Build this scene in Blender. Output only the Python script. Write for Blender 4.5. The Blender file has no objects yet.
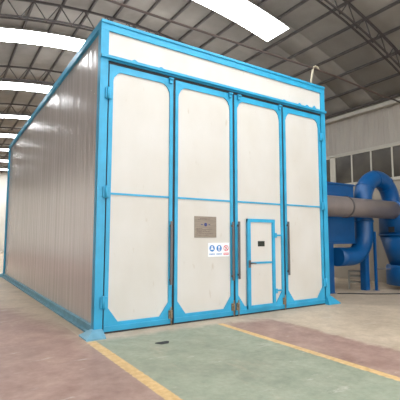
import bpy, bmesh, math, random
from mathutils import Vector, Matrix
random.seed(7)
scene = bpy.context.scene
col = scene.collection

# ------------------------------------------------------------ camera
R_ = Vector((0.83919463, -0.54382957, 0.00133433))
U_ = Vector((-0.05294394, -0.07925648, 0.99544731))
F_ = Vector((0.54124793, 0.83544468, 0.0953041))
cd = bpy.data.cameras.new('camera'); cam = bpy.data.objects.new('camera', cd); col.objects.link(cam)
cam.matrix_world = Matrix(((R_.x, U_.x, -F_.x, -2.0622543), (R_.y, U_.y, -F_.y, -6.2394127),
                           (R_.z, U_.z, -F_.z, 1.5226312), (0, 0, 0, 1)))
cd.sensor_width = 36; cd.lens = 396.230802 / 400 * 36; cd.clip_end = 300
scene.camera = cam

# ------------------------------------------------------------ world and light
w = bpy.data.worlds.new('sky'); scene.world = w; w.use_nodes = True
bg = w.node_tree.nodes['Background']
bg.inputs[0].default_value = (0.93, 0.96, 1.0, 1); bg.inputs[1].default_value = 1.9
SKYLIGHT = 10.5
# the wide open end of the hall behind the camera lets the daylight in
ld = bpy.data.lights.new('open_end_daylight', 'AREA'); ld.shape = 'RECTANGLE'; ld.size = 16.4; ld.size_y = 6.8
ld.cycles.is_portal = True
lo = bpy.data.objects.new('open_end_daylight', ld); col.objects.link(lo)
lo.location = (2.5, -13.9, 3.4); lo.rotation_euler = (math.radians(90), 0, 0)
vs = scene.view_settings
vs.view_transform = 'Standard'; vs.look = 'None'; vs.gamma = 1; vs.use_curve_mapping = False
vs.exposure = 0.58

# ------------------------------------------------------------ helpers
def nt(name):
    m = bpy.data.materials.new(name); m.use_nodes = True
    return m, m.node_tree.nodes, m.node_tree.links, m.node_tree.nodes['Principled BSDF']

def mat(name, c, rough=0.5, metal=0.0, var=0.12, scale=6.0, bump=0.0, stretch=(1, 1, 1), spec=0.5, detail=4):
    m, N, L, P = nt(name)
    tc = N.new('ShaderNodeTexCoord'); mp = N.new('ShaderNodeMapping'); mp.inputs['Scale'].default_value = stretch
    L.new(tc.outputs['Object'], mp.inputs[0])
    nz = N.new('ShaderNodeTexNoise'); nz.inputs['Scale'].default_value = scale; nz.inputs['Detail'].default_value = detail
    L.new(mp.outputs[0], nz.inputs[0])
    rp = N.new('ShaderNodeValToRGB')
    rp.color_ramp.elements[0].position = 0.3; rp.color_ramp.elements[1].position = 0.7
    rp.color_ramp.elements[0].color = tuple(max(0, v * (1 - var)) for v in c) + (1,)
    rp.color_ramp.elements[1].color = tuple(min(1, v * (1 + var)) for v in c) + (1,)
    L.new(nz.outputs['Fac'], rp.inputs[0]); L.new(rp.outputs[0], P.inputs['Base Color'])
    P.inputs['Roughness'].default_value = rough; P.inputs['Metallic'].default_value = metal
    P.inputs['Specular IOR Level'].default_value = spec
    if bump:
        b = N.new('ShaderNodeBump'); b.inputs['Strength'].default_value = bump; b.inputs['Distance'].default_value = 0.02
        L.new(nz.outputs['Fac'], b.inputs['Height']); L.new(b.outputs[0], P.inputs['Normal'])
    return m

def emit(name, c, s):
    m, N, L, P = nt(name)
    P.inputs['Base Color'].default_value = (0.8, 0.8, 0.8, 1)
    P.inputs['Emission Color'].default_value = tuple(c) + (1,); P.inputs['Emission Strength'].default_value = s
    tc = N.new('ShaderNodeTexCoord'); nz = N.new('ShaderNodeTexNoise'); nz.inputs['Scale'].default_value = 1.5
    L.new(tc.outputs['Object'], nz.inputs[0])
    mr = N.new('ShaderNodeMapRange'); mr.inputs['To Min'].default_value = s * .85; mr.inputs['To Max'].default_value = s * 1.15
    L.new(nz.outputs['Fac'], mr.inputs[0]); L.new(mr.outputs[0], P.inputs['Emission Strength'])
    return m

def box(bm, x0, x1, y0, y1, z0, z1, mi=0, bevel=0.0):
    r = bmesh.ops.create_cube(bm, size=1.0)
    bmesh.ops.scale(bm, vec=(x1 - x0, y1 - y0, z1 - z0), verts=r['verts'])
    bmesh.ops.translate(bm, vec=((x0 + x1) / 2, (y0 + y1) / 2, (z0 + z1) / 2), verts=r['verts'])
    fs = {f for v in r['verts'] for f in v.link_faces}
    for f in fs: f.material_index = mi
    if bevel:
        es = {e for f in fs for e in f.edges}
        bmesh.ops.bevel(bm, geom=list(es), offset=bevel, segments=2, affect='EDGES', profile=0.7)
    return r['verts']

def bar(bm, a, b, wd, ht=None, mi=0):
    """rectangular bar between two points"""
    ht = ht or wd
    a, b = Vector(a), Vector(b); d = b - a; L = d.length
    r = bmesh.ops.create_cube(bm, size=1.0)
    bmesh.ops.scale(bm, vec=(wd, ht, L), verts=r['verts'])
    q = d.to_track_quat('Z', 'Y').to_matrix().to_4x4()
    bmesh.ops.transform(bm, matrix=Matrix.Translation((a + b) / 2) @ q, verts=r['verts'])
    for f in {f for v in r['verts'] for f in v.link_faces}: f.material_index = mi

def tube(bm, pts, rad, seg=16, cap=True, mi=0):
    pts = [Vector(p) for p in pts]
    rads = rad if isinstance(rad, (list, tuple)) else [rad] * len(pts)
    prev = None; rings = []
    for i, p in enumerate(pts):
        d = (pts[min(i + 1, len(pts) - 1)] - pts[max(i - 1, 0)]).normalized()
        if prev is None:
            n = d.orthogonal().normalized()
        else:
            n = (prev - d * prev.dot(d)).normalized()
        prev = n; b = d.cross(n)
        rings.append([bm.verts.new(p + (n * math.cos(2 * math.pi * k / seg) + b * math.sin(2 * math.pi * k / seg)) * rads[i]) for k in range(seg)])
    for i in range(len(rings) - 1):
        for k in range(seg):
            f = bm.faces.new((rings[i][k], rings[i][(k + 1) % seg], rings[i + 1][(k + 1) % seg], rings[i + 1][k]))
            f.smooth = True; f.material_index = mi
    if cap:
        for rg in (list(reversed(rings[0])), rings[-1]):
            f = bm.faces.new(rg); f.material_index = mi

def prism(bm, poly, axis, v0, v1, mi=0):
    """extrude a closed polygon of 2D points along an axis ('y' polygon in xz, 'x' polygon in yz, 'z' polygon in xy)"""
    def P(a, b, v):
        return {'y': (a, v, b), 'x': (v, a, b), 'z': (a, b, v)}[axis]
    A = [bm.verts.new(P(a, b, v0)) for a, b in poly]; B = [bm.verts.new(P(a, b, v1)) for a, b in poly]
    fs = [bm.faces.new(A), bm.faces.new(list(reversed(B)))]
    n = len(poly)
    for i in range(n): fs.append(bm.faces.new((A[i], B[i], B[(i + 1) % n], A[(i + 1) % n])))
    for f in fs: f.material_index = mi

def obj(name, bm, ms, parent=None, recalc=True):
    if recalc: bmesh.ops.recalc_face_normals(bm, faces=bm.faces[:])
    me = bpy.data.meshes.new(name); bm.to_mesh(me); bm.free()
    for m in (ms if isinstance(ms, (list, tuple)) else [ms]): me.materials.append(m)
    o = bpy.data.objects.new(name, me); col.objects.link(o)
    if parent is not None:
        o.parent = parent
        off = Vector((0, 0, 0)); q = parent
        while q is not None: off += q.location; q = q.parent
        me.transform(Matrix.Translation(-off))
    return o

def origin(o, loc):
    o.data.transform(Matrix.Translation(-Vector(loc))); o.location = loc; return o

def tag(o, label, cat, group=None, kind=None):
    o['label'] = label; o['category'] = cat
    if group: o['group'] = group
    if kind: o['kind'] = kind
    return o

def struct(name, bm, ms, parent=None, label=None, cat=None):
    o = obj(name, bm, ms, parent)
    if parent is None:
        o['kind'] = 'structure'
        if label: o['label'] = label
        if cat: o['category'] = cat
    return o

def empty(name, loc):
    o = bpy.data.objects.new(name, None); col.objects.link(o); o.location = loc; o.empty_display_size = 0.2
    return o
B = bmesh.new

# ------------------------------------------------------------ materials
M_blue = mat('sky_blue_paint', (0.03, 0.355, 0.59), 0.38, var=0.12, scale=3)
M_blue_pale = mat('pale_blue_paint', (0.17, 0.38, 0.50), 0.5, var=0.15, scale=5)
M_navy = mat('machine_blue_paint', (0.001, 0.08, 0.25), 0.36, var=0.14, scale=2.5, bump=0.08)
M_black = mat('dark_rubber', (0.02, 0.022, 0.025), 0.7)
M_duct = mat('galvanised_duct', (0.24, 0.205, 0.195), 0.42, metal=0.35, var=0.08, scale=3)
M_ducttrim = mat('duct_collar', (0.10, 0.09, 0.09), 0.6)
M_steel = mat('dark_truss_paint', (0.055, 0.045, 0.042), 0.6, var=0.2)
M_purlin = mat('purlin_paint', (0.085, 0.075, 0.07), 0.6, var=0.2)
M_bar = mat('handle_grey', (0.15, 0.14, 0.14), 0.4, metal=0.4)
M_rust = mat('rusty_brown_steel', (0.25, 0.19, 0.12), 0.7, var=0.4, scale=25)
M_plate = mat('brushed_name_plate', (0.30, 0.25, 0.20), 0.4, metal=0.55, var=0.15, scale=6, stretch=(1, 1, 12))
M_platetext = mat('plate_engraving', (0.13, 0.09, 0.07), 0.6)
M_plateink = mat('plate_emblem', (0.03, 0.04, 0.16), 0.5)
M_white = mat('white_vinyl', (0.86, 0.88, 0.90), 0.4, var=0.02)
M_signblue = mat('sign_blue', (0.02, 0.20, 0.55), 0.4, var=0.05)
M_signred = mat('sign_red', (0.70, 0.04, 0.06), 0.4, var=0.05)
M_pale = mat('pale_tan_pipe', (0.50, 0.44, 0.32), 0.5)
M_cable = mat('brown_cable', (0.07, 0.045, 0.035), 0.6)
M_stool = mat('grey_green_steel', (0.22, 0.21, 0.18), 0.6)
M_plaster = mat('plaster_wall', (0.36, 0.31, 0.25), 0.85, var=0.08, scale=1.2, bump=0.05)
M_farwall = mat('far_wall_white', (0.80, 0.78, 0.72), 0.8, var=0.05, scale=0.6)
M_clad = mat('ribbed_cladding', (0.36, 0.32, 0.27), 0.5, var=0.07, scale=1.5, stretch=(1, 3, 0.4))
M_clad_trim = mat('eave_trim_paint', (0.44, 0.41, 0.35), 0.5, var=0.06)
M_frame = mat('window_frame_paint', (0.50, 0.46, 0.38), 0.5, var=0.05)
M_glass = mat('dim_window_glass', (0.065, 0.055, 0.042), 0.25, var=0.5, scale=1.1, spec=0.4)
M_door_glass = mat('dark_glass', (0.03, 0.035, 0.03), 0.2)

def ivory(name, c):
    m, N, L, P = nt(name)
    tc = N.new('ShaderNodeTexCoord')
    def noise(sc, st, d=4):
        mp = N.new('ShaderNodeMapping'); mp.inputs['Scale'].default_value = st; L.new(tc.outputs['Object'], mp.inputs[0])
        n = N.new('ShaderNodeTexNoise'); n.inputs['Scale'].default_value = sc; n.inputs['Detail'].default_value = d
        L.new(mp.outputs[0], n.inputs[0]); return n
    n1 = noise(1.3, (1, 1, .6)); n2 = noise(7, (1.6, 1, .5), 8)
    r1 = N.new('ShaderNodeValToRGB'); e = r1.color_ramp.elements
    e[0].position = .3; e[0].color = (c[0] * .92, c[1] * .9, c[2] * .86, 1); e[1].position = .7; e[1].color = (*c, 1)
    r2 = N.new('ShaderNodeValToRGB'); e = r2.color_ramp.elements
    e[0].position = .24; e[0].color = (.88, .84, .78, 1); e[1].position = .33; e[1].color = (1, 1, 1, 1)
    L.new(n1.outputs[0], r1.inputs[0]); L.new(n2.outputs[0], r2.inputs[0])
    mx = N.new('ShaderNodeMixRGB'); mx.blend_type = 'MULTIPLY'; mx.inputs[0].default_value = 1
    L.new(r1.outputs[0], mx.inputs[1]); L.new(r2.outputs[0], mx.inputs[2]); L.new(mx.outputs[0], P.inputs['Base Color'])
    P.inputs['Roughness'].default_value = .45
    return m
M_ivory = ivory('ivory_door_panel', (0.66, 0.635, 0.59))

def side_metal():
    m, N, L, P = nt('silver_sandwich_panel')
    tc = N.new('ShaderNodeTexCoord')
    mp = N.new('ShaderNodeMapping'); mp.inputs['Scale'].default_value = (1, 1, .04); L.new(tc.outputs['Object'], mp.inputs[0])
    n = N.new('ShaderNodeTexNoise'); n.inputs['Scale'].default_value = 5; n.inputs['Detail'].default_value = 5; L.new(mp.outputs[0], n.inputs[0])
    r = N.new('ShaderNodeValToRGB'); e = r.color_ramp.elements
    e[0].position = .3; e[0].color = (.66, .62, .61, 1); e[1].position = .7; e[1].color = (.76, .72, .71, 1)
    L.new(n.outputs[0], r.inputs[0]); L.new(r.outputs[0], P.inputs['Base Color'])
    P.inputs['Metallic'].default_value = .45
    mr = N.new('ShaderNodeMapRange'); mr.inputs['To Min'].default_value = .14; mr.inputs['To Max'].default_value = .26
    L.new(n.outputs[0], mr.inputs[0]); L.new(mr.outputs[0], P.inputs['Roughness'])
    n2 = N.new('ShaderNodeTexNoise'); n2.inputs['Scale'].default_value = 1.6; n2.inputs['Detail'].default_value = 2
    mp2 = N.new('ShaderNodeMapping'); mp2.inputs['Scale'].default_value = (1, 1.5, .25); L.new(tc.outputs['Object'], mp2.inputs[0]); L.new(mp2.outputs[0], n2.inputs[0])
    b = N.new('ShaderNodeBump'); b.inputs['Strength'].default_value = .35; b.inputs['Distance'].default_value = .03
    L.new(n2.outputs[0], b.inputs['Height']); L.new(b.outputs[0], P.inputs['Normal'])
    return m
M_side = side_metal()

def ceiling_mat():
    m, N, L, P = nt('insulated_roof_lining')
    tc = N.new('ShaderNodeTexCoord')
    n = N.new('ShaderNodeTexNoise'); n.inputs['Scale'].default_value = .8; n.inputs['Detail'].default_value = 8; L.new(tc.outputs['Object'], n.inputs[0])
    r = N.new('ShaderNodeValToRGB'); e = r.color_ramp.elements
    e[0].position = .3; e[0].color = (.20, .18, .155, 1); e[1].position = .72; e[1].color = (.315, .29, .25, 1)
    L.new(n.outputs[0], r.inputs[0]); L.new(r.outputs[0], P.inputs['Base Color'])
    P.inputs['Roughness'].default_value = .6
    n2 = N.new('ShaderNodeTexVoronoi'); n2.inputs['Scale'].default_value = 5; L.new(tc.outputs['Object'], n2.inputs[0])
    b = N.new('ShaderNodeBump'); b.inputs['Strength'].default_value = .3; b.inputs['Distance'].default_value = .03
    L.new(n2.outputs[0], b.inputs['Height']); L.new(b.outputs[0], P.inputs['Normal'])
    return m
M_ceil = ceiling_mat()
M_sky = emit('skylight_sheet', (0.95, 0.98, 1.0), SKYLIGHT)

def floor_mat():
    m, N, L, P = nt('painted_concrete_floor')
    tc = N.new('ShaderNodeTexCoord'); sp = N.new('ShaderNodeSeparateXYZ'); L.new(tc.outputs['Object'], sp.inputs[0])
    def noise(sc, d=6, st=(1, 1, 1), rot=0, rough=.6):
        mp = N.new('ShaderNodeMapping'); mp.inputs['Scale'].default_value = st; mp.inputs['Rotation'].default_value = (0, 0, rot)
        L.new(tc.outputs['Object'], mp.inputs[0])
        n = N.new('ShaderNodeTexNoise'); n.inputs['Scale'].default_value = sc; n.inputs['Detail'].default_value = d; n.inputs['Roughness'].default_value = rough
        L.new(mp.outputs[0], n.inputs[0]); return n.outputs[0]
    def ma(op, a, b=None, c=None):
        n = N.new('ShaderNodeMath'); n.operation = op
        for i, v in enumerate((a, b, c)):
            if v is None: continue
            if isinstance(v, (int, float)): n.inputs[i].default_value = v
            else: L.new(v, n.inputs[i])
        return n.outputs[0]
    def step(v, lo, hi):
        n = N.new('ShaderNodeMapRange'); n.interpolation_type = 'SMOOTHSTEP'; L.new(v, n.inputs[0])
        n.inputs['From Min'].default_value = lo; n.inputs['From Max'].default_value = hi; return n.outputs[0]
    def ramp(v, p0, c0, p1, c1):
        r = N.new('ShaderNodeValToRGB'); e = r.color_ramp.elements
        e[0].position = p0; e[0].color = (*c0, 1); e[1].position = p1; e[1].color = (*c1, 1); L.new(v, r.inputs[0]); return r.outputs[0]
    def mix(f, a, b, bt='MIX'):
        n = N.new('ShaderNodeMixRGB'); n.blend_type = bt
        if isinstance(f, (int, float)): n.inputs[0].default_value = f
        else: L.new(f, n.inputs[0])
        L.new(a, n.inputs[1]); L.new(b, n.inputs[2]); return n.outputs[0]
    x, y = sp.outputs[0], sp.outputs[1]
    big = noise(.7, 5); mid = noise(3.2, 8, rough=.7); fine = noise(14, 8); scr = noise(2.2, 9, (1, .35, 1), .5, .75)
    wob = ma('MULTIPLY', ma('SUBTRACT', mid, .5), .35)
    wobs = ma('MULTIPLY', ma('SUBTRACT', fine, .5), .05)
    beige = ramp(mid, .3, (.50, .395, .28), .7, (.68, .56, .43))
    green = ramp(mid, .3, (.25, .29, .205), .7, (.42, .44, .335))
    red = ramp(mid, .3, (.30, .17, .14), .7, (.50, .345, .285))
    yellow = ramp(fine, .3, (.70, .44, .17), .7, (.80, .56, .27))
    # zones: green lane in front of the doors, red lanes either side of it
    yw = ma('ADD', y, wob)
    front = ma('SUBTRACT', 1, step(yw, -.50, -.18))
    xg = ma('ADD', x, wobs)
    g = ma('MULTIPLY', ma('MULTIPLY', step(xg, -.14, -.08), ma('SUBTRACT', 1, step(xg, 2.12, 2.18))), front)
    xr = ma('ADD', x, ma('MULTIPLY', wob, .8))
    yright = ma('ADD', y, ma('MULTIPLY', wob, 1.5))
    rr = ma('MULTIPLY', ma('MULTIPLY', step(xg, 2.15, 2.2), ma('SUBTRACT', 1, step(xr, 3.12, 3.32))), ma('SUBTRACT', 1, step(yright, -.75, -.2)))
    xl = ma('ADD', x, ma('MULTIPLY', ma('SUBTRACT', big, .5), 1.0))
    # left red lane, worn back to bare concrete along the booth wall
    rl_edge = ma('ADD', xl, ma('MULTIPLY', step(y, -2.0, 7.0), 1.3))
    rl = ma('SUBTRACT', 1, step(rl_edge, -.35, .35))
    rl = ma('MULTIPLY', rl, ma('SUBTRACT', 1, step(xg, -.22, -.19)))
    wear = step(scr, .54, .72)
    c = mix(ma('MULTIPLY', g, ma('SUBTRACT', 1, ma('MULTIPLY', wear, .45))), beige, green)
    c = mix(ma('MULTIPLY', rr, ma('SUBTRACT', 1, ma('MULTIPLY', wear, .4))), c, red)
    c = mix(ma('MULTIPLY', rl, ma('SUBTRACT', 1, ma('MULTIPLY', wear, .4))), c, red)
    frontl = ma('SUBTRACT', 1, step(yw, -.42, -.30))
    l1 = ma('MULTIPLY', ma('MULTIPLY', step(xg, -.22, -.20), ma('SUBTRACT', 1, step(xg, -.08, -.06))), frontl)
    l2 = ma('MULTIPLY', ma('MULTIPLY', step(xg, 2.11, 2.13), ma('SUBTRACT', 1, step(xg, 2.23, 2.25))), frontl)
    c = mix(ma('MULTIPLY', ma('MAXIMUM', l1, l2), ma('SUBTRACT', 1, ma('MULTIPLY', wear, .55))), c, yellow)
    # dirt and pale scuffs
    c = mix(1.0, c, ramp(big, .3, (.78, .77, .76), .62, (1, 1, 1)), 'MULTIPLY')
    c = mix(.9, c, ramp(fine, .3, (.88, .87, .86), .6, (1.0, 1.0, 1.0)), 'MULTIPLY')
    sc2 = step(noise(3.5, 8, (.45, 1.7, 1), 1.1, .7), .60, .72)
    wh = N.new('ShaderNodeRGB'); wh.outputs[0].default_value = (.62, .57, .5, 1)
    c = mix(ma('MULTIPLY', sc2, .7), c, wh.outputs[0])
    L.new(c, P.inputs['Base Color'])
    mr = N.new('ShaderNodeMapRange'); L.new(mid, mr.inputs[0]); mr.inputs['To Min'].default_value = .38; mr.inputs['To Max'].default_value = .7
    L.new(mr.outputs[0], P.inputs['Roughness'])
    b = N.new('ShaderNodeBump'); b.inputs['Strength'].default_value = .12; b.inputs['Distance'].default_value = .01
    L.new(fine, b.inputs['Height']); L.new(b.outputs[0], P.inputs['Normal'])
    return m

# ------------------------------------------------------------ hall shell
XL, XR, Y0, Y1 = -5.8, 10.8, -14.0, 40.0
def zr(x): return 8.42 - .031 * (x - 2.5) ** 2
bm = B(); box(bm, XL - .3, XR + .3, Y0 - 1, Y1 + .3, -.2, 0)
struct('floor', bm, floor_mat(), label='worn concrete factory floor with green and red painted lanes', cat='floor')

XS = [XL + (XR - XL) * i / 32 for i in range(33)]
SKX = (-1.6, 6.42)                       # the translucent strips cross the middle of the arch
def strip_y(k): return 1.9 + 5.0 * k, 2.88 + 5.0 * k
KS = range(-3, 8)
def sheet(bm, xs, y0, y1, dz=0, th=.03, side=0):
    lo_ = [[bm.verts.new((x, y, zr(x) + dz)) for x in xs] for y in (y0, y1)]
    up = [[bm.verts.new((x, y, zr(x) + dz + th)) for x in xs] for y in (y0, y1)]
    n = len(xs)
    for i in range(n - 1):
        bm.faces.new((lo_[0][i], lo_[0][i + 1], lo_[1][i + 1], lo_[1][i])).smooth = True
        bm.faces.new((up[0][i], up[1][i], up[1][i + 1], up[0][i + 1])).smooth = True
        bm.faces.new((lo_[0][i], up[0][i], up[0][i + 1], lo_[0][i + 1])).material_index = side
        bm.faces.new((lo_[1][i], lo_[1][i + 1], up[1][i + 1], up[1][i])).material_index = side
    for e in (0, n - 1): bm.faces.new((lo_[0][e], lo_[1][e], up[1][e], up[0][e])).material_index = side
bm = B(); ya = Y0
leftx = [x for x in XS if x < SKX[0]] + [SKX[0]]
rightx = [SKX[1]] + [x for x in XS if x > SKX[1]]
midx = [SKX[0] + (SKX[1] - SKX[0]) * i / 24 for i in range(25)]
for k in KS:
    a, b = strip_y(k)
    sheet(bm, XS, ya, a)
    sheet(bm, leftx, a, b); sheet(bm, rightx, a, b)
    ya = b
sheet(bm, XS, ya, Y1)
struct('ceiling', bm, M_ceil, label='arched grey brown lined factory roof', cat='ceiling')
for i, k in enumerate(KS):
    a, b = strip_y(k); bm = B(); sheet(bm, midx, a + .002, b - .002, -.10, .11, 1)
    sk = struct('window_%d' % (i + 1), bm, [M_sky, M_ceil], label='bright white translucent skylight strip across the arched roof', cat='skylight')
    bm = B(); xx = 6.72 - .775 * 10
    while xx < SKX[1]:
        box(bm, xx - .012, xx + .012, a + .01, b - .01, zr(xx) - .115, zr(xx) - .1005); xx += .775
    obj('sheet_joint', bm, M_duct, sk)

# right wall: plaster below, dark windows, ribbed cladding above
ZW0, ZW1 = 3.56, 4.72
bm = B(); box(bm, XR, XR + .24, Y0, Y1, 0, ZW0)
struct('wall_right', bm, M_plaster, label='beige plaster wall below the window band', cat='wall')
zc = zr(XR)
bm = B(); ys = []; y = Y0; pitch = .2
while y < Y1:
    ys += [(y, 0), (y + .13, 0), (y + .145, .02), (y + .185, .02)]; y += pitch
lo_ = [bm.verts.new((XR + d * -1 + .05, yy, ZW1 + .06)) for yy, d in ys]; up = [bm.verts.new((XR - d + .05, yy, zc)) for yy, d in ys]
for i in range(len(ys) - 1): bm.faces.new((lo_[i], lo_[i + 1], up[i + 1], up[i]))
box(bm, XR + .06, XR + .24, Y0, Y1, ZW1 + .06, zc)
struct('wall_right_upper', bm, M_clad, label='beige vertically ribbed metal cladding above the windows', cat='wall')
bm = B(); box(bm, XR - .16, XR + .1, Y0, Y1, zc - .17, zc - .03, bevel=.01)
struct('trim_1', bm, M_clad_trim, label='pale eave beam under the roof edge', cat='trim')
bm = B(); box(bm, XR - .03, XR + .1, Y0, Y1, ZW1, ZW1 + .07)
struct('trim_2', bm, M_clad_trim, label='pale strip over the window band', cat='trim')
bm = B(); box(bm, XR - .06, XR + .24, Y0, Y1, ZW0 - .06, ZW0)
struct('trim_3', bm, M_frame, label='pale sill strip under the window band', cat='trim')
n = 20
for k in range(-4, 5):
    y1 = 3.87 + 3.34 * k; y0 = y1 - 3.22
    if y0 < Y0 or y1 > Y1: continue
    fr = B()
    for yy in (y0, y1 - .06): box(fr, XR - .01, XR + .07, yy, yy + .06, ZW0, ZW1)
    for i in (1, 2, 3): box(fr, XR, XR + .06, y0 + i * .805 - .025, y0 + i * .805 + .025, ZW0 + .05, ZW1 - .05)
    box(fr, XR - .01, XR + .07, y0, y1, ZW0, ZW0 + .05); box(fr, XR - .01, XR + .07, y0, y1, ZW1 - .05, ZW1)
    n += 1
    f = struct('window_%d' % n, fr, M_frame, label='dark four-pane window high in the right wall', cat='window')
    gl = B()
    for i in range(4): box(gl, XR + .025, XR + .04, y0 + i * .805 + .02, y0 + (i + 1) * .805 - .02, ZW0 + .04, ZW1 - .04)
    obj('window_pane', gl, M_glass, f)
bm = B()
for k in range(-5, 6):
    y1 = 3.87 + 3.34 * k
    box(bm, XR, XR + .24, y1, y1 + .12, ZW0, ZW1)
box(bm, XR + .1, XR + .24, Y0, Y1, ZW0, ZW1)
struct('wall_right_piers', bm, M_frame)

bm = B(); box(bm, XL - .24, XL, Y0, Y1, 0, zr(XL))
struct('wall_left', bm, M_farwall, label='pale left wall of the hall', cat='wall')
# far end wall, follows the arch
bm = B(); poly = [(XL, 0), (XR, 0)] + [(x, zr(x)) for x in reversed(XS)]
prism(bm, poly, 'y', Y1, Y1 + .2)
struct('wall_back', bm, M_farwall, label='bright far end wall of the hall', cat='wall')

# ------------------------------------------------------------ roof steel
def truss(y, label):
    root = empty('roof_truss', (2.5, y, zr(2.5) - .1)); tag(root, label, 'roof truss', 'arched lattice trusses under the roof')
    xs = [XL + (XR - XL) * i / 24 for i in range(25)]
    bt = B()
    for i in range(24): bar(bt, (xs[i], y, zr(xs[i]) - .14), (xs[i + 1], y, zr(xs[i + 1]) - .14), .055, .055)
    obj('top_chord', bt, M_steel, root)
    for s in (-.07, .07):
        bb = B()
        for i in range(24): bar(bb, (xs[i], y + s, zr(xs[i]) - .66), (xs[i + 1], y + s, zr(xs[i + 1]) - .66), .04, .04)
        obj('bottom_chord', bb, M_steel, root)
    for i in range(24):
        wb = B()
        m_ = (xs[i] + xs[i + 1]) / 2
        bar(wb, (xs[i], y, zr(xs[i]) - .14), (m_, y, zr(m_) - .66), .022)
        bar(wb, (m_, y, zr(m_) - .66), (xs[i + 1], y, zr(xs[i + 1]) - .14), .022)
        obj('web_bracing', wb, M_steel, root)
tl = {-10: 'lattice truss under the roof over the open end', -5: 'lattice truss under the roof, one bay before the booth',
      0: 'dark brown lattice truss crossing directly above the booth doors',
      5: 'dark lattice truss over the middle of the booth, before the widest left skylight',
      10: 'lattice truss over the rear of the booth, second visible at upper left',
      15: 'lattice truss just beyond the booth, third from the top at left'}
for i, y in enumerate((-10, -5, 0, 5, 10, 15, 20, 25, 30, 35)):
    truss(y, tl.get(y, 'distant roof truss, %s beyond the booth' % {20: 'second', 25: 'third', 30: 'fourth', 35: 'last'}.get(y)))
bm = B(); box(bm, -.026, .026, Y0, Y1, -.04, .04)
me = None
k = -16
xp = 6.72 - .775 * 16
while xp < XR - .1:
    if xp > XL + .1:
        if me is None:
            o = obj('roof_purlin', bm, M_purlin); me = o.data
        else:
            o = bpy.data.objects.new('roof_purlin', me); col.objects.link(o)
        o.location = (xp, 0, zr(xp) - .055); o.rotation_euler = (0, math.atan(.062 * (xp - 2.5)), 0)
        tag(o, 'thin dark purlin running lengthwise under the roof lining', 'purlin', 'roof purlins')
    xp += .775

# overhead cable and the pale hook that carries it
bm = B()
pts = []
xx = XL
while xx < 5.3:
    pts.append((xx, .1, 5.66 - .03 * math.sin((xx - XL) / 11.1 * math.pi))); xx += .4
pts += [(5.42, .1, 5.66), (6.2, .12, 5.66), (7.0, .14, 5.63), (7.8, .16, 5.60), (8.5, .25, 5.62), (9.2, .5, 5.80), (10.0, .8, 5.98), (10.65, 1.0, 6.08)]
tube(bm, pts, .024, 8)
tag(obj('overhead_cable', bm, M_cable), 'brown cable strung under the roof above the booth front', 'cable')
bm = B()
tube(bm, [(5.24, .1, 5.2), (5.27, .1, 5.4), (5.33, .1, 5.63), (5.36, .1, 5.70), (5.42, .1, 5.73), (5.50, .1, 5.72), (5.54, .1, 5.66)], .022, 8)
tag(obj('cable_hook', bm, M_pale), 'pale bent pipe on the booth roof holding up the cable', 'pipe')

# ------------------------------------------------------------ spray booth
W, D, H = 5.6, 11.1, 5.2
booth = empty('spray_booth', (0, 0, 0))
tag(booth, 'large ivory and sky-blue spray booth enclosure with four tall door leaves', 'spray booth')
def part(name, bm, ms, parent=booth, label=None):
    o = obj(name, bm, ms, parent)
    if label: o['label'] = label
    return o
for (x0, x1, y0, y1) in ((0, .14, 0, .14), (W - .14, W, 0, .14), (0, .14, D - .14, D), (W - .14, W, D - .14, D)):
    bm = B(); box(bm, x0, x1, y0, y1, .012, H - .17, bevel=.006); part('corner_post', bm, M_blue)
bm = B(); box(bm, 0, W, 0, .14, H - .17, H, bevel=.006); box(bm, 0, W, -.02, .0, H - .05, H, bevel=.004)
part('top_beam', bm, M_blue)
bm = B(); box(bm, 0, W, D - .14, D, H - .17, H, bevel=.006); part('top_beam', bm, M_blue)
# header over the doors with a protruding lip and hand-painted upper edge
bm = B(); box(bm, .14, W - .14, .01, .13, 4.515, 4.56); box(bm, .0, W - .0, -.05, .02, 4.535, 4.585, bevel=.005)
poly = [(.14, 4.56)]; x = .14
bumps = {.62: .05, 1.15: .045, 1.9: .02, 4.25: .035, 4.75: .06, 5.0: .05, 5.25: .08}
up_ = []
while x <= W - .14:
    z = 4.60 + .006 * math.sin(x * 9) + sum(h * math.exp(-((x - c) / .055) ** 2) for c, h in bumps.items())
    up_.append((x, z)); x += .03
poly = [(.14, 4.55)] + [(W - .14, 4.55)] + [(W - .14, 4.66)] + list(reversed(up_))
prism(bm, poly, 'y', .016, .032)
part('header_beam', bm, M_blue)
bm = B(); box(bm, .14, W - .14, .03, .10, 4.55, H - .165); part('transom_panel', bm, M_ivory)
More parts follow.
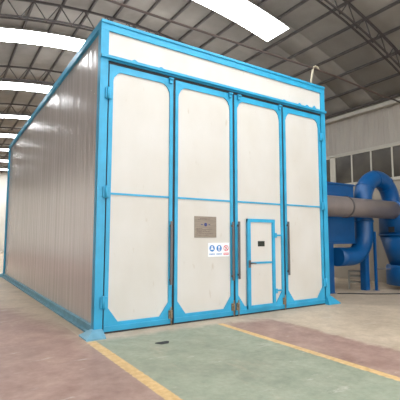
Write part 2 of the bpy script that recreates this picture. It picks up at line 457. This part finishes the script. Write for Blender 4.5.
# side walls
for s in (0, 1):
    bm = B()
    ys = []; y = .14
    while y < D - .14:
        ys += [(y, .0), (y + .01, .003), (y + .02, .003), (y + .03, 0)]
        seg = 5
        for j in range(1, seg): ys.append((y + .03 + (.24 - .03) * j / seg, .0008 * math.sin(j / seg * math.pi)))
        y += .24
    ys = [(min(a, D - .14), b) for a, b in ys] + [(D - .14, 0)]
    xx = .05 if s == 0 else W - .05; sg = 1 if s == 0 else -1
    lo_ = [bm.verts.new((xx + sg * d, a, .1)) for a, d in ys]; up = [bm.verts.new((xx + sg * d, a, H - .14)) for a, d in ys]
    for i in range(len(ys) - 1): bm.faces.new((lo_[i], lo_[i + 1], up[i + 1], up[i]))
    box(bm, min(xx + sg * .012, xx + sg * .06), max(xx + sg * .012, xx + sg * .06), .14, D - .14, .1, H - .14)
    part('side_panel', bm, M_side, label='silver ribbed wall panel')
    x0, x1 = (0, .12) if s == 0 else (W - .12, W)
    bm = B(); box(bm, x0, x1, .14, D - .14, H - .13, H, bevel=.005)
    part('top_rail', bm, M_blue)
    bm = B(); box(bm, x0, x1, .14, D - .14, .0, .13, bevel=.005); box(bm, x0 - (.05 if s == 0 else 0), x1 + (.05 if s else 0), .14, D - .14, .0, .03)
    part('base_rail', bm, M_blue_pale, label='pale blue-grey base channel')
bm = B(); box(bm, .14, W - .14, D - .1, D - .04, 0.01, H - .17); part('rear_panel', bm, M_side)
bm = B(); box(bm, .12, W - .12, .14, D - .14, H - .09, H - .03); part('roof_panel', bm, M_side)
# base plates at the posts
def base_plate(x0, x1, y0, y1, tx0, tx1, ty0, ty1, h, m, label=None):
    bm = B()
    a = [bm.verts.new(v) for v in ((x0, y0, 0), (x1, y0, 0), (x1, y1, 0), (x0, y1, 0))]
    a2 = [bm.verts.new(v) for v in ((x0, y0, .02), (x1, y0, .02), (x1, y1, .02), (x0, y1, .02))]
    b = [bm.verts.new(v) for v in ((tx0, ty0, h), (tx1, ty0, h), (tx1, ty1, h), (tx0, ty1, h))]
    for p, q in ((a, a2), (a2, b)):
        for i in range(4): bm.faces.new((p[i], p[(i + 1) % 4], q[(i + 1) % 4], q[i]))
    bm.faces.new(a); bm.faces.new(b)
    part('base_plate', bm, m, label=label)
base_plate(-.20, .10, -.30, .10, -.03, .13, -.04, .08, .09, M_blue_pale, 'pale blue sloping foot plate at the near corner')
base_plate(5.44, 5.84, -.10, .12, 5.47, 5.60, -.01, .12, .19, M_blue)
base_plate(-.26, .14, D - .1, D + .2, -.02, .13, D - .08, D + .1, .14, M_blue_pale)

# door leaves
def arc_frame(bm, x0, x1, z0, z1, sx, top, bot, y0, y1):
    """rectangular frame with rounded upper corners and chamfered lower corners, as one prism ring"""
    rx, rz = .17, .24
    ix0, ix1, iz0, iz1 = x0 + sx, x1 - sx, z0 + bot, z1 - top
    inner = []
    inner += [(ix0 + .17, iz0), (ix1 - .17, iz0), (ix1, iz0 + .23)]
    for k in range(0, 9):
        a = k / 8 * math.pi / 2; jit = random.uniform(-.008, .008)
        inner.append((ix1 - rx + rx * math.cos(a) + jit, iz1 - rz + rz * math.sin(a)))
    for k in range(0, 9):
        a = math.pi / 2 + k / 8 * math.pi / 2; jit = random.uniform(-.008, .008)
        inner.append((ix0 + rx + rx * math.cos(a) + jit, iz1 - rz + rz * math.sin(a)))
    inner.append((ix0, iz0 + .23))
    # outer loop: project matching points to the rectangle
    cx, cz = (x0 + x1) / 2, (z0 + z1) / 2
    outer = []
    n = len(inner)
    for (a, b) in inner:
        if b <= iz0 + 1e-6: outer.append((a, z0))
        elif a >= ix1 - 1e-6 and b < cz: outer.append((x1, b))
        elif a <= ix0 + 1e-6 and b < cz: outer.append((x0, b))
        else:
            # upper arcs: go to the corner region
            ang = math.atan2(b - (iz1 - rz), abs(a - cx) - (abs(ix1 - cx) - rx))
            if ang > math.pi / 4: outer.append((a, z1))
            else: outer.append((x1 if a > cx else x0, b))
    # corner points are inserted as extra prisms
    A = {}
    for yy in (y0, y1):
        A[yy] = ([bm.verts.new((a, yy, b)) for a, b in inner], [bm.verts.new((a, yy, b)) for a, b in outer])
    corners = {(x0, z0), (x1, z0), (x0, z1), (x1, z1)}
    for yy in (y0, y1):
        I, O = A[yy]
        for i in range(n):
            j = (i + 1) % n
            oi, oj = outer[i], outer[j]
            fv = [I[i], I[j], O[j]]
            if abs(oi[0] - oj[0]) > 1e-6 and abs(oi[1] - oj[1]) > 1e-6:
                c = min(corners, key=lambda c: (c[0] - oi[0]) ** 2 + (c[1] - oi[1]) ** 2)
                fv.append(bm.verts.new((c[0], yy, c[1])))
            fv.append(O[i])
            bm.faces.new(fv)
    I0, I1 = A[y0][0], A[y1][0]
    for i in range(n):
        j = (i + 1) % n; bm.faces.new((I0[i], I0[j], I1[j], I1[i]))
    # outer edges
    for (a, b, c, d) in ((x0, x0, z0, z1), (x1, x1, z0, z1)):
        f = [bm.verts.new(v) for v in ((a, y0, c), (a, y1, c), (a, y1, d), (a, y0, d))]; bm.faces.new(f)
    for z in (z0, z1):
        f = [bm.verts.new(v) for v in ((x0, y0, z), (x1, y0, z), (x1, y1, z), (x0, y1, z))]; bm.faces.new(f)

leaves = [(.165, 1.395, 'leftmost'), (1.445, 2.775, 'second'), (2.825, 4.15, 'third'), (4.20, 5.43, 'rightmost')]
ZB, ZT = .03, 4.455
leaf_objs = []
for i, (x0, x1, nm) in enumerate(leaves):
    bm = B(); box(bm, x0 + .01, x1 - .01, .035, .085, ZB + .01, ZT - .01)
    lf = part('door_leaf', bm, M_ivory); leaf_objs.append(lf)
    sx = .066
    bm = B(); arc_frame(bm, x0, x1, ZB, ZT, sx, .11, .14, .012, .09)
    box(bm, x0, x1, -.002, .0115, ZB + .055, ZB + .085)
    part('door_frame', bm, M_blue, lf)
    bm = B()
    if i != 2: box(bm, x0 + sx - .005, x1 - sx + .005, .022, .034, 2.235, 2.268)
    else: box(bm, x0 + sx - .005, x1 - sx + .005, .022, .034, 2.235, 2.268)
    part('mid_rail', bm, M_blue, lf)
# black gaskets in the upright seams
for xs_ in ((.14, .165), (1.395, 1.445), (2.775, 2.825), (4.15, 4.20), (5.43, 5.46)):
    bm = B(); box(bm, xs_[0], xs_[1], .03, .075, .012, 4.47); part('door_seal_and_shade', bm, M_black)
bm = B(); box(bm, .14, W - .14, .03, .12, 4.458, 4.513); part('door_seal_and_shade', bm, M_black)  # black strip standing in for the shadow line under the header lip
bm = B(); box(bm, .14, W - .14, .02, .09, 0, .028); part('threshold_seal', bm, M_black)
# pull bars
def pull_bar(x, z0, z1, lf, m=M_bar):
    bm = B(); box(bm, x - .018, x + .018, -.055, -.025, z0, z1, bevel=.006)
    for z in (z0 + .08, z1 - .08): box(bm, x - .012, x + .012, -.026, .012, z - .02, z + .02)
    part('pull_handle', bm, m, lf, label='dark grey upright pull bar')
pull_bar(1.355, .70, 1.82, leaf_objs[0]); pull_bar(2.735, .70, 1.84, leaf_objs[1]); pull_bar(2.885, .72, 1.85, leaf_objs[2]); pull_bar(4.25, .73, 1.88, leaf_objs[3])
# floor bolts
for x, lf in ((1.365, leaf_objs[0]), (2.75, leaf_objs[1]), (2.87, leaf_objs[2]), (4.125, leaf_objs[2])):
    bm = B(); box(bm, x - .035, x + .035, -.02, .013, .12, .26, bevel=.006); tube(bm, [(x, -.03, .012), (x, -.03, .32)], .012, 8); tube(bm, [(x, -.03, .25), (x - .05, -.06, .25)], .01, 8)
    part('floor_bolt', bm, M_rust, lf, label='rusty brown drop bolt')
# hinges
for z in (3.93, 2.27, .50):
    for xc, lf in ((.135, leaf_objs[0]), (5.44, leaf_objs[3])):
        bm = B(); box(bm, xc - .045, xc + .075 if xc < 1 else xc + .05, -.03, .0, z - .09, z + .09, bevel=.006) if xc < 1 else box(bm, xc - .075, xc + .045, -.03, .0, z - .09, z + .09, bevel=.006)
        tube(bm, [(xc, -.035, z - .1), (xc, -.035, z + .1)], .022, 10)
        part('hinge', bm, M_blue, lf)
for x, lf in ((2.70, leaf_objs[1]), (2.92, leaf_objs[2]), (1.33, leaf_objs[0]), (4.08, leaf_objs[2])):
    bm = B(); box(bm, x - .03, x + .03, -.03, .012, 4.36, 4.46, bevel=.005); tube(bm, [(x - .045, -.035, 4.44), (x + .045, -.035, 4.44)], .022, 10)
    part('top_roller', bm, M_blue, lf)

# wicket door in the third leaf
bm = B(); box(bm, 3.15, 3.84, -.012, .016, .15, 1.86)
wk = part('wicket_door', bm, M_ivory, label='narrow person-sized door set in the third leaf')
bm = B()
x0, x1, z0, z1 = 3.11, 3.86, .11, 1.915
t = .07
box(bm, x0, x0 + t, -.03, .02, z0, z1, bevel=.004); box(bm, x1 - t, x1, -.03, .02, z0, z1, bevel=.004)
box(bm, x0, x1, -.031, .02, z1 - t, z1, bevel=.004); box(bm, x0, x1, -.031, .02, z0, z0 + .07, bevel=.004)
for xx in (x0 + t + .008, x1 - t - .018): box(bm, xx, xx + .01, -.02, -.01, z0 + t, z1 - t)
part('wicket_frame', bm, M_blue, wk)
bm = B(); box(bm, x0 + t, x1 - t, -.024, -.01, 1.00, 1.04); part('wicket_rail', bm, M_blue, wk)
bm = B(); box(bm, 3.39, 3.57, -.02, -.008, 1.35, 1.46, bevel=.003); part('vision_slot', bm, M_door_glass, wk, label='small dark vision slot')
bm = B(); box(bm, 3.125, 3.175, -.05, -.028, .93, 1.08, bevel=.004); tube(bm, [(3.15, -.045, 1.02), (3.15, -.085, 1.02), (3.185, -.09, 1.02), (3.27, -.09, 1.01)], .014, 8)
part('door_handle', bm, M_bar, wk, label='grey lever handle')
for z in (1.58, .42):
    bm = B(); box(bm, x1 - .01, 4.08, .008, .033, z - .017, z + .017); box(bm, x1 - .03, x1 + .04, -.045, -.01, z - .05, z + .05, bevel=.005)
    part('hinge_strap', bm, M_blue, wk)

# nameplate
bm = B(); box(bm, 1.875, 2.375, .026, .034, 1.53, 1.93, bevel=.003)
np_ = part('name_plate', bm, M_plate, label='brushed tan metal name plate')
bm = B()
rows = [(1.885, 1.97, 2.22), (1.865, 1.93, 2.26), (1.70, 1.89, 2.02), (1.68, 1.89, 2.24), (1.66, 1.89, 2.10), (1.64, 1.89, 2.20), (1.62, 1.89, 2.02), (1.60, 1.89, 2.26), (1.575, 1.89, 2.16)]
for z, a, b in rows:
    a += .03; b += .03; x = a
    while x < b:
        l = random.uniform(.012, .04); box(bm, x, min(x + l, b), .0245, .0262, z - .0035, z + .0035); x += l + random.uniform(.006, .012)
part('engraved_lines', bm, M_platetext, np_)
bm = B(); tube(bm, [(2.125, .0262, 1.775), (2.125, .0235, 1.775)], .034, 20)
for x in (2.04, 2.21): box(bm, x - .02, x + .02, .0245, .0262, 1.768, 1.782)
part('plate_emblem', bm, M_plateink, np_, label='small dark blue round emblem')

# safety notice with two mandatory pictograms and one prohibition
SX0, SX1, SZ0, SZ1 = 2.185, 2.685, 1.165, 1.43
bm = B(); box(bm, SX0, SX1, .029, .034, SZ0, SZ1)
sg_ = part('safety_sign', bm, M_white, label='white safety notice with two blue pictograms and one red')
def disc(bm, x, z, r, y, mi=0, s=24, th=.0012): tube(bm, [(x, y, z), (x, y - th, z)], r, s, mi=mi)
def ring(bm, x, z, r, wd, y, mi=0):
    for k in range(24):
        a, b = 2 * math.pi * k / 24, 2 * math.pi * (k + 1) / 24
        bar(bm, (x + r * math.cos(a), y, z + r * math.sin(a)), (x + r * math.cos(b), y, z + r * math.sin(b)), .002, wd, mi=mi)
cz = 1.325
for kx, x in enumerate((2.275, 2.44)):
    bm = B(); disc(bm, x, cz, .062, .0285)
    if kx == 0:   # head with a mask
        disc(bm, x, cz + .018, .026, .0270, 1); box(bm, x - .034, x + .034, .0262, .0268, cz - .028, cz - .004, 1); box(bm, x - .026, x + .026, .0255, .0262, cz + .018, cz + .026, 0)
    else:         # safety helmet/ear muffs outline
        box(bm, x - .020, x + .020, .0262, .0272, cz - .046, cz + .022, 1); disc(bm, x, cz + .024, .022, .0272, 1); box(bm, x - .007, x + .007, .0252, .0262, cz - .034, cz + .006, 0)
    # caption strokes under the pictogram
    for j in range(4): box(bm, x - .06 + j * .032, x - .06 + j * .032 + .022, .0278, .0288, 1.205, 1.225)
    part('blue_pictogram', bm, [M_signblue, M_white], sg_)
x = 2.605
bm = B(); ring(bm, x, cz, .052, .013, .0275); bar(bm, (x - .036, .0265, cz + .036), (x + .036, .0265, cz - .036), .002, .013)
bar(bm, (x - .01, .0275, cz - .035), (x + .012, .0275, cz + .03), .002, .014, mi=1)
box(bm, x - .06, x + .06, .0276, .0288, 1.195, 1.235)
for j in range(4): box(bm, x - .05 + j * .027, x - .05 + j * .027 + .018, .0268, .0276, 1.206, 1.224, 2)
part('red_pictogram', bm, [M_signred, M_platetext, M_white], sg_)

# ------------------------------------------------------------ exhaust duct from the booth
bm = B(); yc, zc_, r = .5, 2.35, .262
tube(bm, [(W + .005, yc, zc_), (9.09, yc, zc_)], r, 40)
ed = obj('exhaust_duct', bm, M_duct); tag(ed, 'grey galvanised round duct running from booth to blue machine', 'duct')
bm = B(); tube(bm, [(6.90, yc, zc_), (6.95, yc, zc_)], [r + .028, r + .028], 40); obj('duct_collar', bm, M_ducttrim, ed)
bm = B(); tube(bm, [(W + .01, yc, zc_), (6.9, yc, zc_)], [r + .014, r + .014], 40, cap=False); obj('duct_sleeve', bm, M_duct, ed)

# ------------------------------------------------------------ blue dust-collecting machine
cab = empty('filter_cabinet', (7.3, 1.35, 0)); tag(cab, 'dark blue box-shaped filter cabinet on legs beside the booth', 'filter cabinet')
bm = B(); box(bm, 6.05, 8.10, 1.08, 2.3, 1.40, 3.05, bevel=.01); obj('cabinet_body', bm, M_navy, cab)
bm = B(); box(bm, 6.02, 8.13, 1.05, 2.33, 3.05, 3.10, bevel=.008); obj('cabinet_lid', bm, M_navy, cab)
bm = B(); box(bm, 6.02, 8.13, 1.05, 2.33, 1.36, 1.40, bevel=.008); obj('bottom_flange', bm, M_navy, cab)
for (x, y) in ((6.82, 1.12), (6.1, 2.1), (7.92, 2.1)):
    bm = B(); wx = .36 if y < 1.5 else .16
    box(bm, x, x + wx, y, y + .16, .015, 1.36, bevel=.008); box(bm, x - .03, x + wx + .03, y - .03, y + .19, 0, .015)
    obj('leg', bm, M_navy, cab)

# looping pipe
lp = empty('looping_pipe', (8.5, 1.05, 0)); tag(lp, 'thick dark blue pipe looping over the grey duct like an upturned U', 'pipe')
yl = 1.06 + .0; rr = .262
XA, XB, ZS = 8.50, 9.98, 2.62
Rb = (XB - XA) / 2
pts = [(XB, yl, 2.605)]
for k in range(0, 17):
    a = math.pi * k / 16; pts.append(((XA + XB) / 2 + Rb * math.cos(a), yl, ZS + Rb * math.sin(a)))
pts += [(XA, yl, 2.4), (XA, yl, 1.75)]
for k in range(1, 9):
    a = k / 8 * math.pi / 2; pts.append((XA - .68 + .68 * math.cos(a), yl, 1.70 - .70 * math.sin(a)))
pts += [(7.5, yl, 1.0), (7.22, yl, 1.0)]
bm = B(); tube(bm, pts, rr, 28); obj('pipe_bend', bm, M_navy, lp)
for k in (6, 10, 14):
    p0, p1 = Vector(pts[k]), Vector(pts[k + 1]); d = (p1 - p0).normalized() * .015
    bm = B(); tube(bm, [p0 - d, p0 + d], rr + .012, 28); obj('seam_ring', bm, M_navy, lp)
bm = B(); tube(bm, [(XA, yl, 2.0), (XA, yl, 2.05)], rr + .03, 28); obj('flange', bm, M_navy, lp)
bm = B(); box(bm, 8.40, 8.58, yl - .08, yl + .1, 0, 1.18, bevel=.006); obj('support_leg', bm, M_navy, lp)

# cyclone
cy = empty('cyclone_separator', (9.95, .62, 0)); tag(cy, 'dark blue cyclone separator with cone above a round bin', 'cyclone')
cx_, cyy = 9.80, .55
bm = B(); tube(bm, [(cx_, cyy, 1.62), (cx_, cyy, 2.58), (cx_, cyy, 2.6)], [.72, .72, .70], 40); obj('cyclone_barrel', bm, M_navy, cy)
bm = B(); tube(bm, [(cx_, cyy, .72), (cx_, cyy, 1.62)], [.46, .72], 40); obj('cyclone_cone', bm, M_navy, cy)
bm = B(); tube(bm, [(cx_, cyy, 1.60), (cx_, cyy, 1.65)], .745, 40); obj('flange', bm, M_navy, cy)
bm = B(); tube(bm, [(cx_, cyy, .12), (cx_, cyy, .13), (cx_, cyy, .66), (cx_, cyy, .72)], [.54, .57, .57, .54], 36); obj('dust_bin', bm, M_navy, cy)
for x, y in ((8.74, .88), (9.05, -.12), (10.55, -.12), (10.6, 1.2)):
    lb = B(); box(lb, x - .032, x + .032, y - .032, y + .032, .01, 1.72, bevel=.005); box(lb, x - .07, x + .07, y - .07, y + .07, 0, .012); obj('leg', lb, M_navy, cy)
bm = B(); bar(bm, (8.74, .88, .62), (9.4, .7, .60), .03); obj('bin_bracket', bm, M_bar, cy)
bm = B(); box(bm, -.09, .09, -.012, .008, -.08, .08, bevel=.004)
th = math.radians(181)
bmesh.ops.transform(bm, matrix=Matrix.Translation((cx_ + .728 * math.cos(th), cyy + .728 * math.sin(th), 1.78)) @ Matrix.Rotation(th + math.pi / 2, 4, 'Z'), verts=bm.verts[:])
obj('rating_plate', bm, M_black, cy)['label'] = 'small black plate on the cyclone'

# stool
st = empty('metal_stool', (8.54, 1.45, 0)); tag(st, 'small grey metal stool standing under the blue pipe', 'stool')
sx0, sx1, sy0, sy1, sh = 8.37, 8.71, 1.30, 1.60, .50
bm = B(); box(bm, sx0 - .02, sx1 + .02, sy0 - .02, sy1 + .02, sh, sh + .03, bevel=.006); obj('seat', bm, M_stool, st)
for x in (sx0, sx1):
    for y in (sy0, sy1):
        bm = B(); box(bm, x - .022, x + .022, y - .022, y + .022, 0, sh); obj('leg', bm, M_stool, st)
for z in (.2, .38):
    bm = B(); box(bm, sx0, sx1, sy0 - .012, sy0 + .012, z - .018, z + .018); obj('crossbar', bm, M_stool, st)
    bm = B(); box(bm, sx0, sx1, sy1 - .012, sy1 + .012, z - .018, z + .018); obj('crossbar', bm, M_stool, st)

st.rotation_euler = (0, 0, -.95)
# cable lying on the floor by the machine
bm = B()
tube(bm, [(7.1, .98, .014), (7.35, .85, .014), (7.7, .5, .014), (8.1, .25, .014), (8.5, .05, .014), (9.0, -.1, .014), (9.6, -.3, .014), (10.4, -.4, .014)], .013, 8)
tag(obj('floor_cable', bm, M_black), 'thin dark cable lying on the floor before the blue machine', 'cable')
# dark drain patch in the green lane
bm = B()
poly = [(.72 + .10 * math.cos(a) * (1 + .25 * math.sin(3 * a)), -.96 + .09 * math.sin(a) * (1 + .3 * math.cos(2 * a))) for a in [2 * math.pi * k / 18 for k in range(18)]]
prism(bm, poly, 'z', .0005, .003)
tag(obj('oil_stain', bm, M_black), 'small black patch on the green floor before the left door', 'stain')
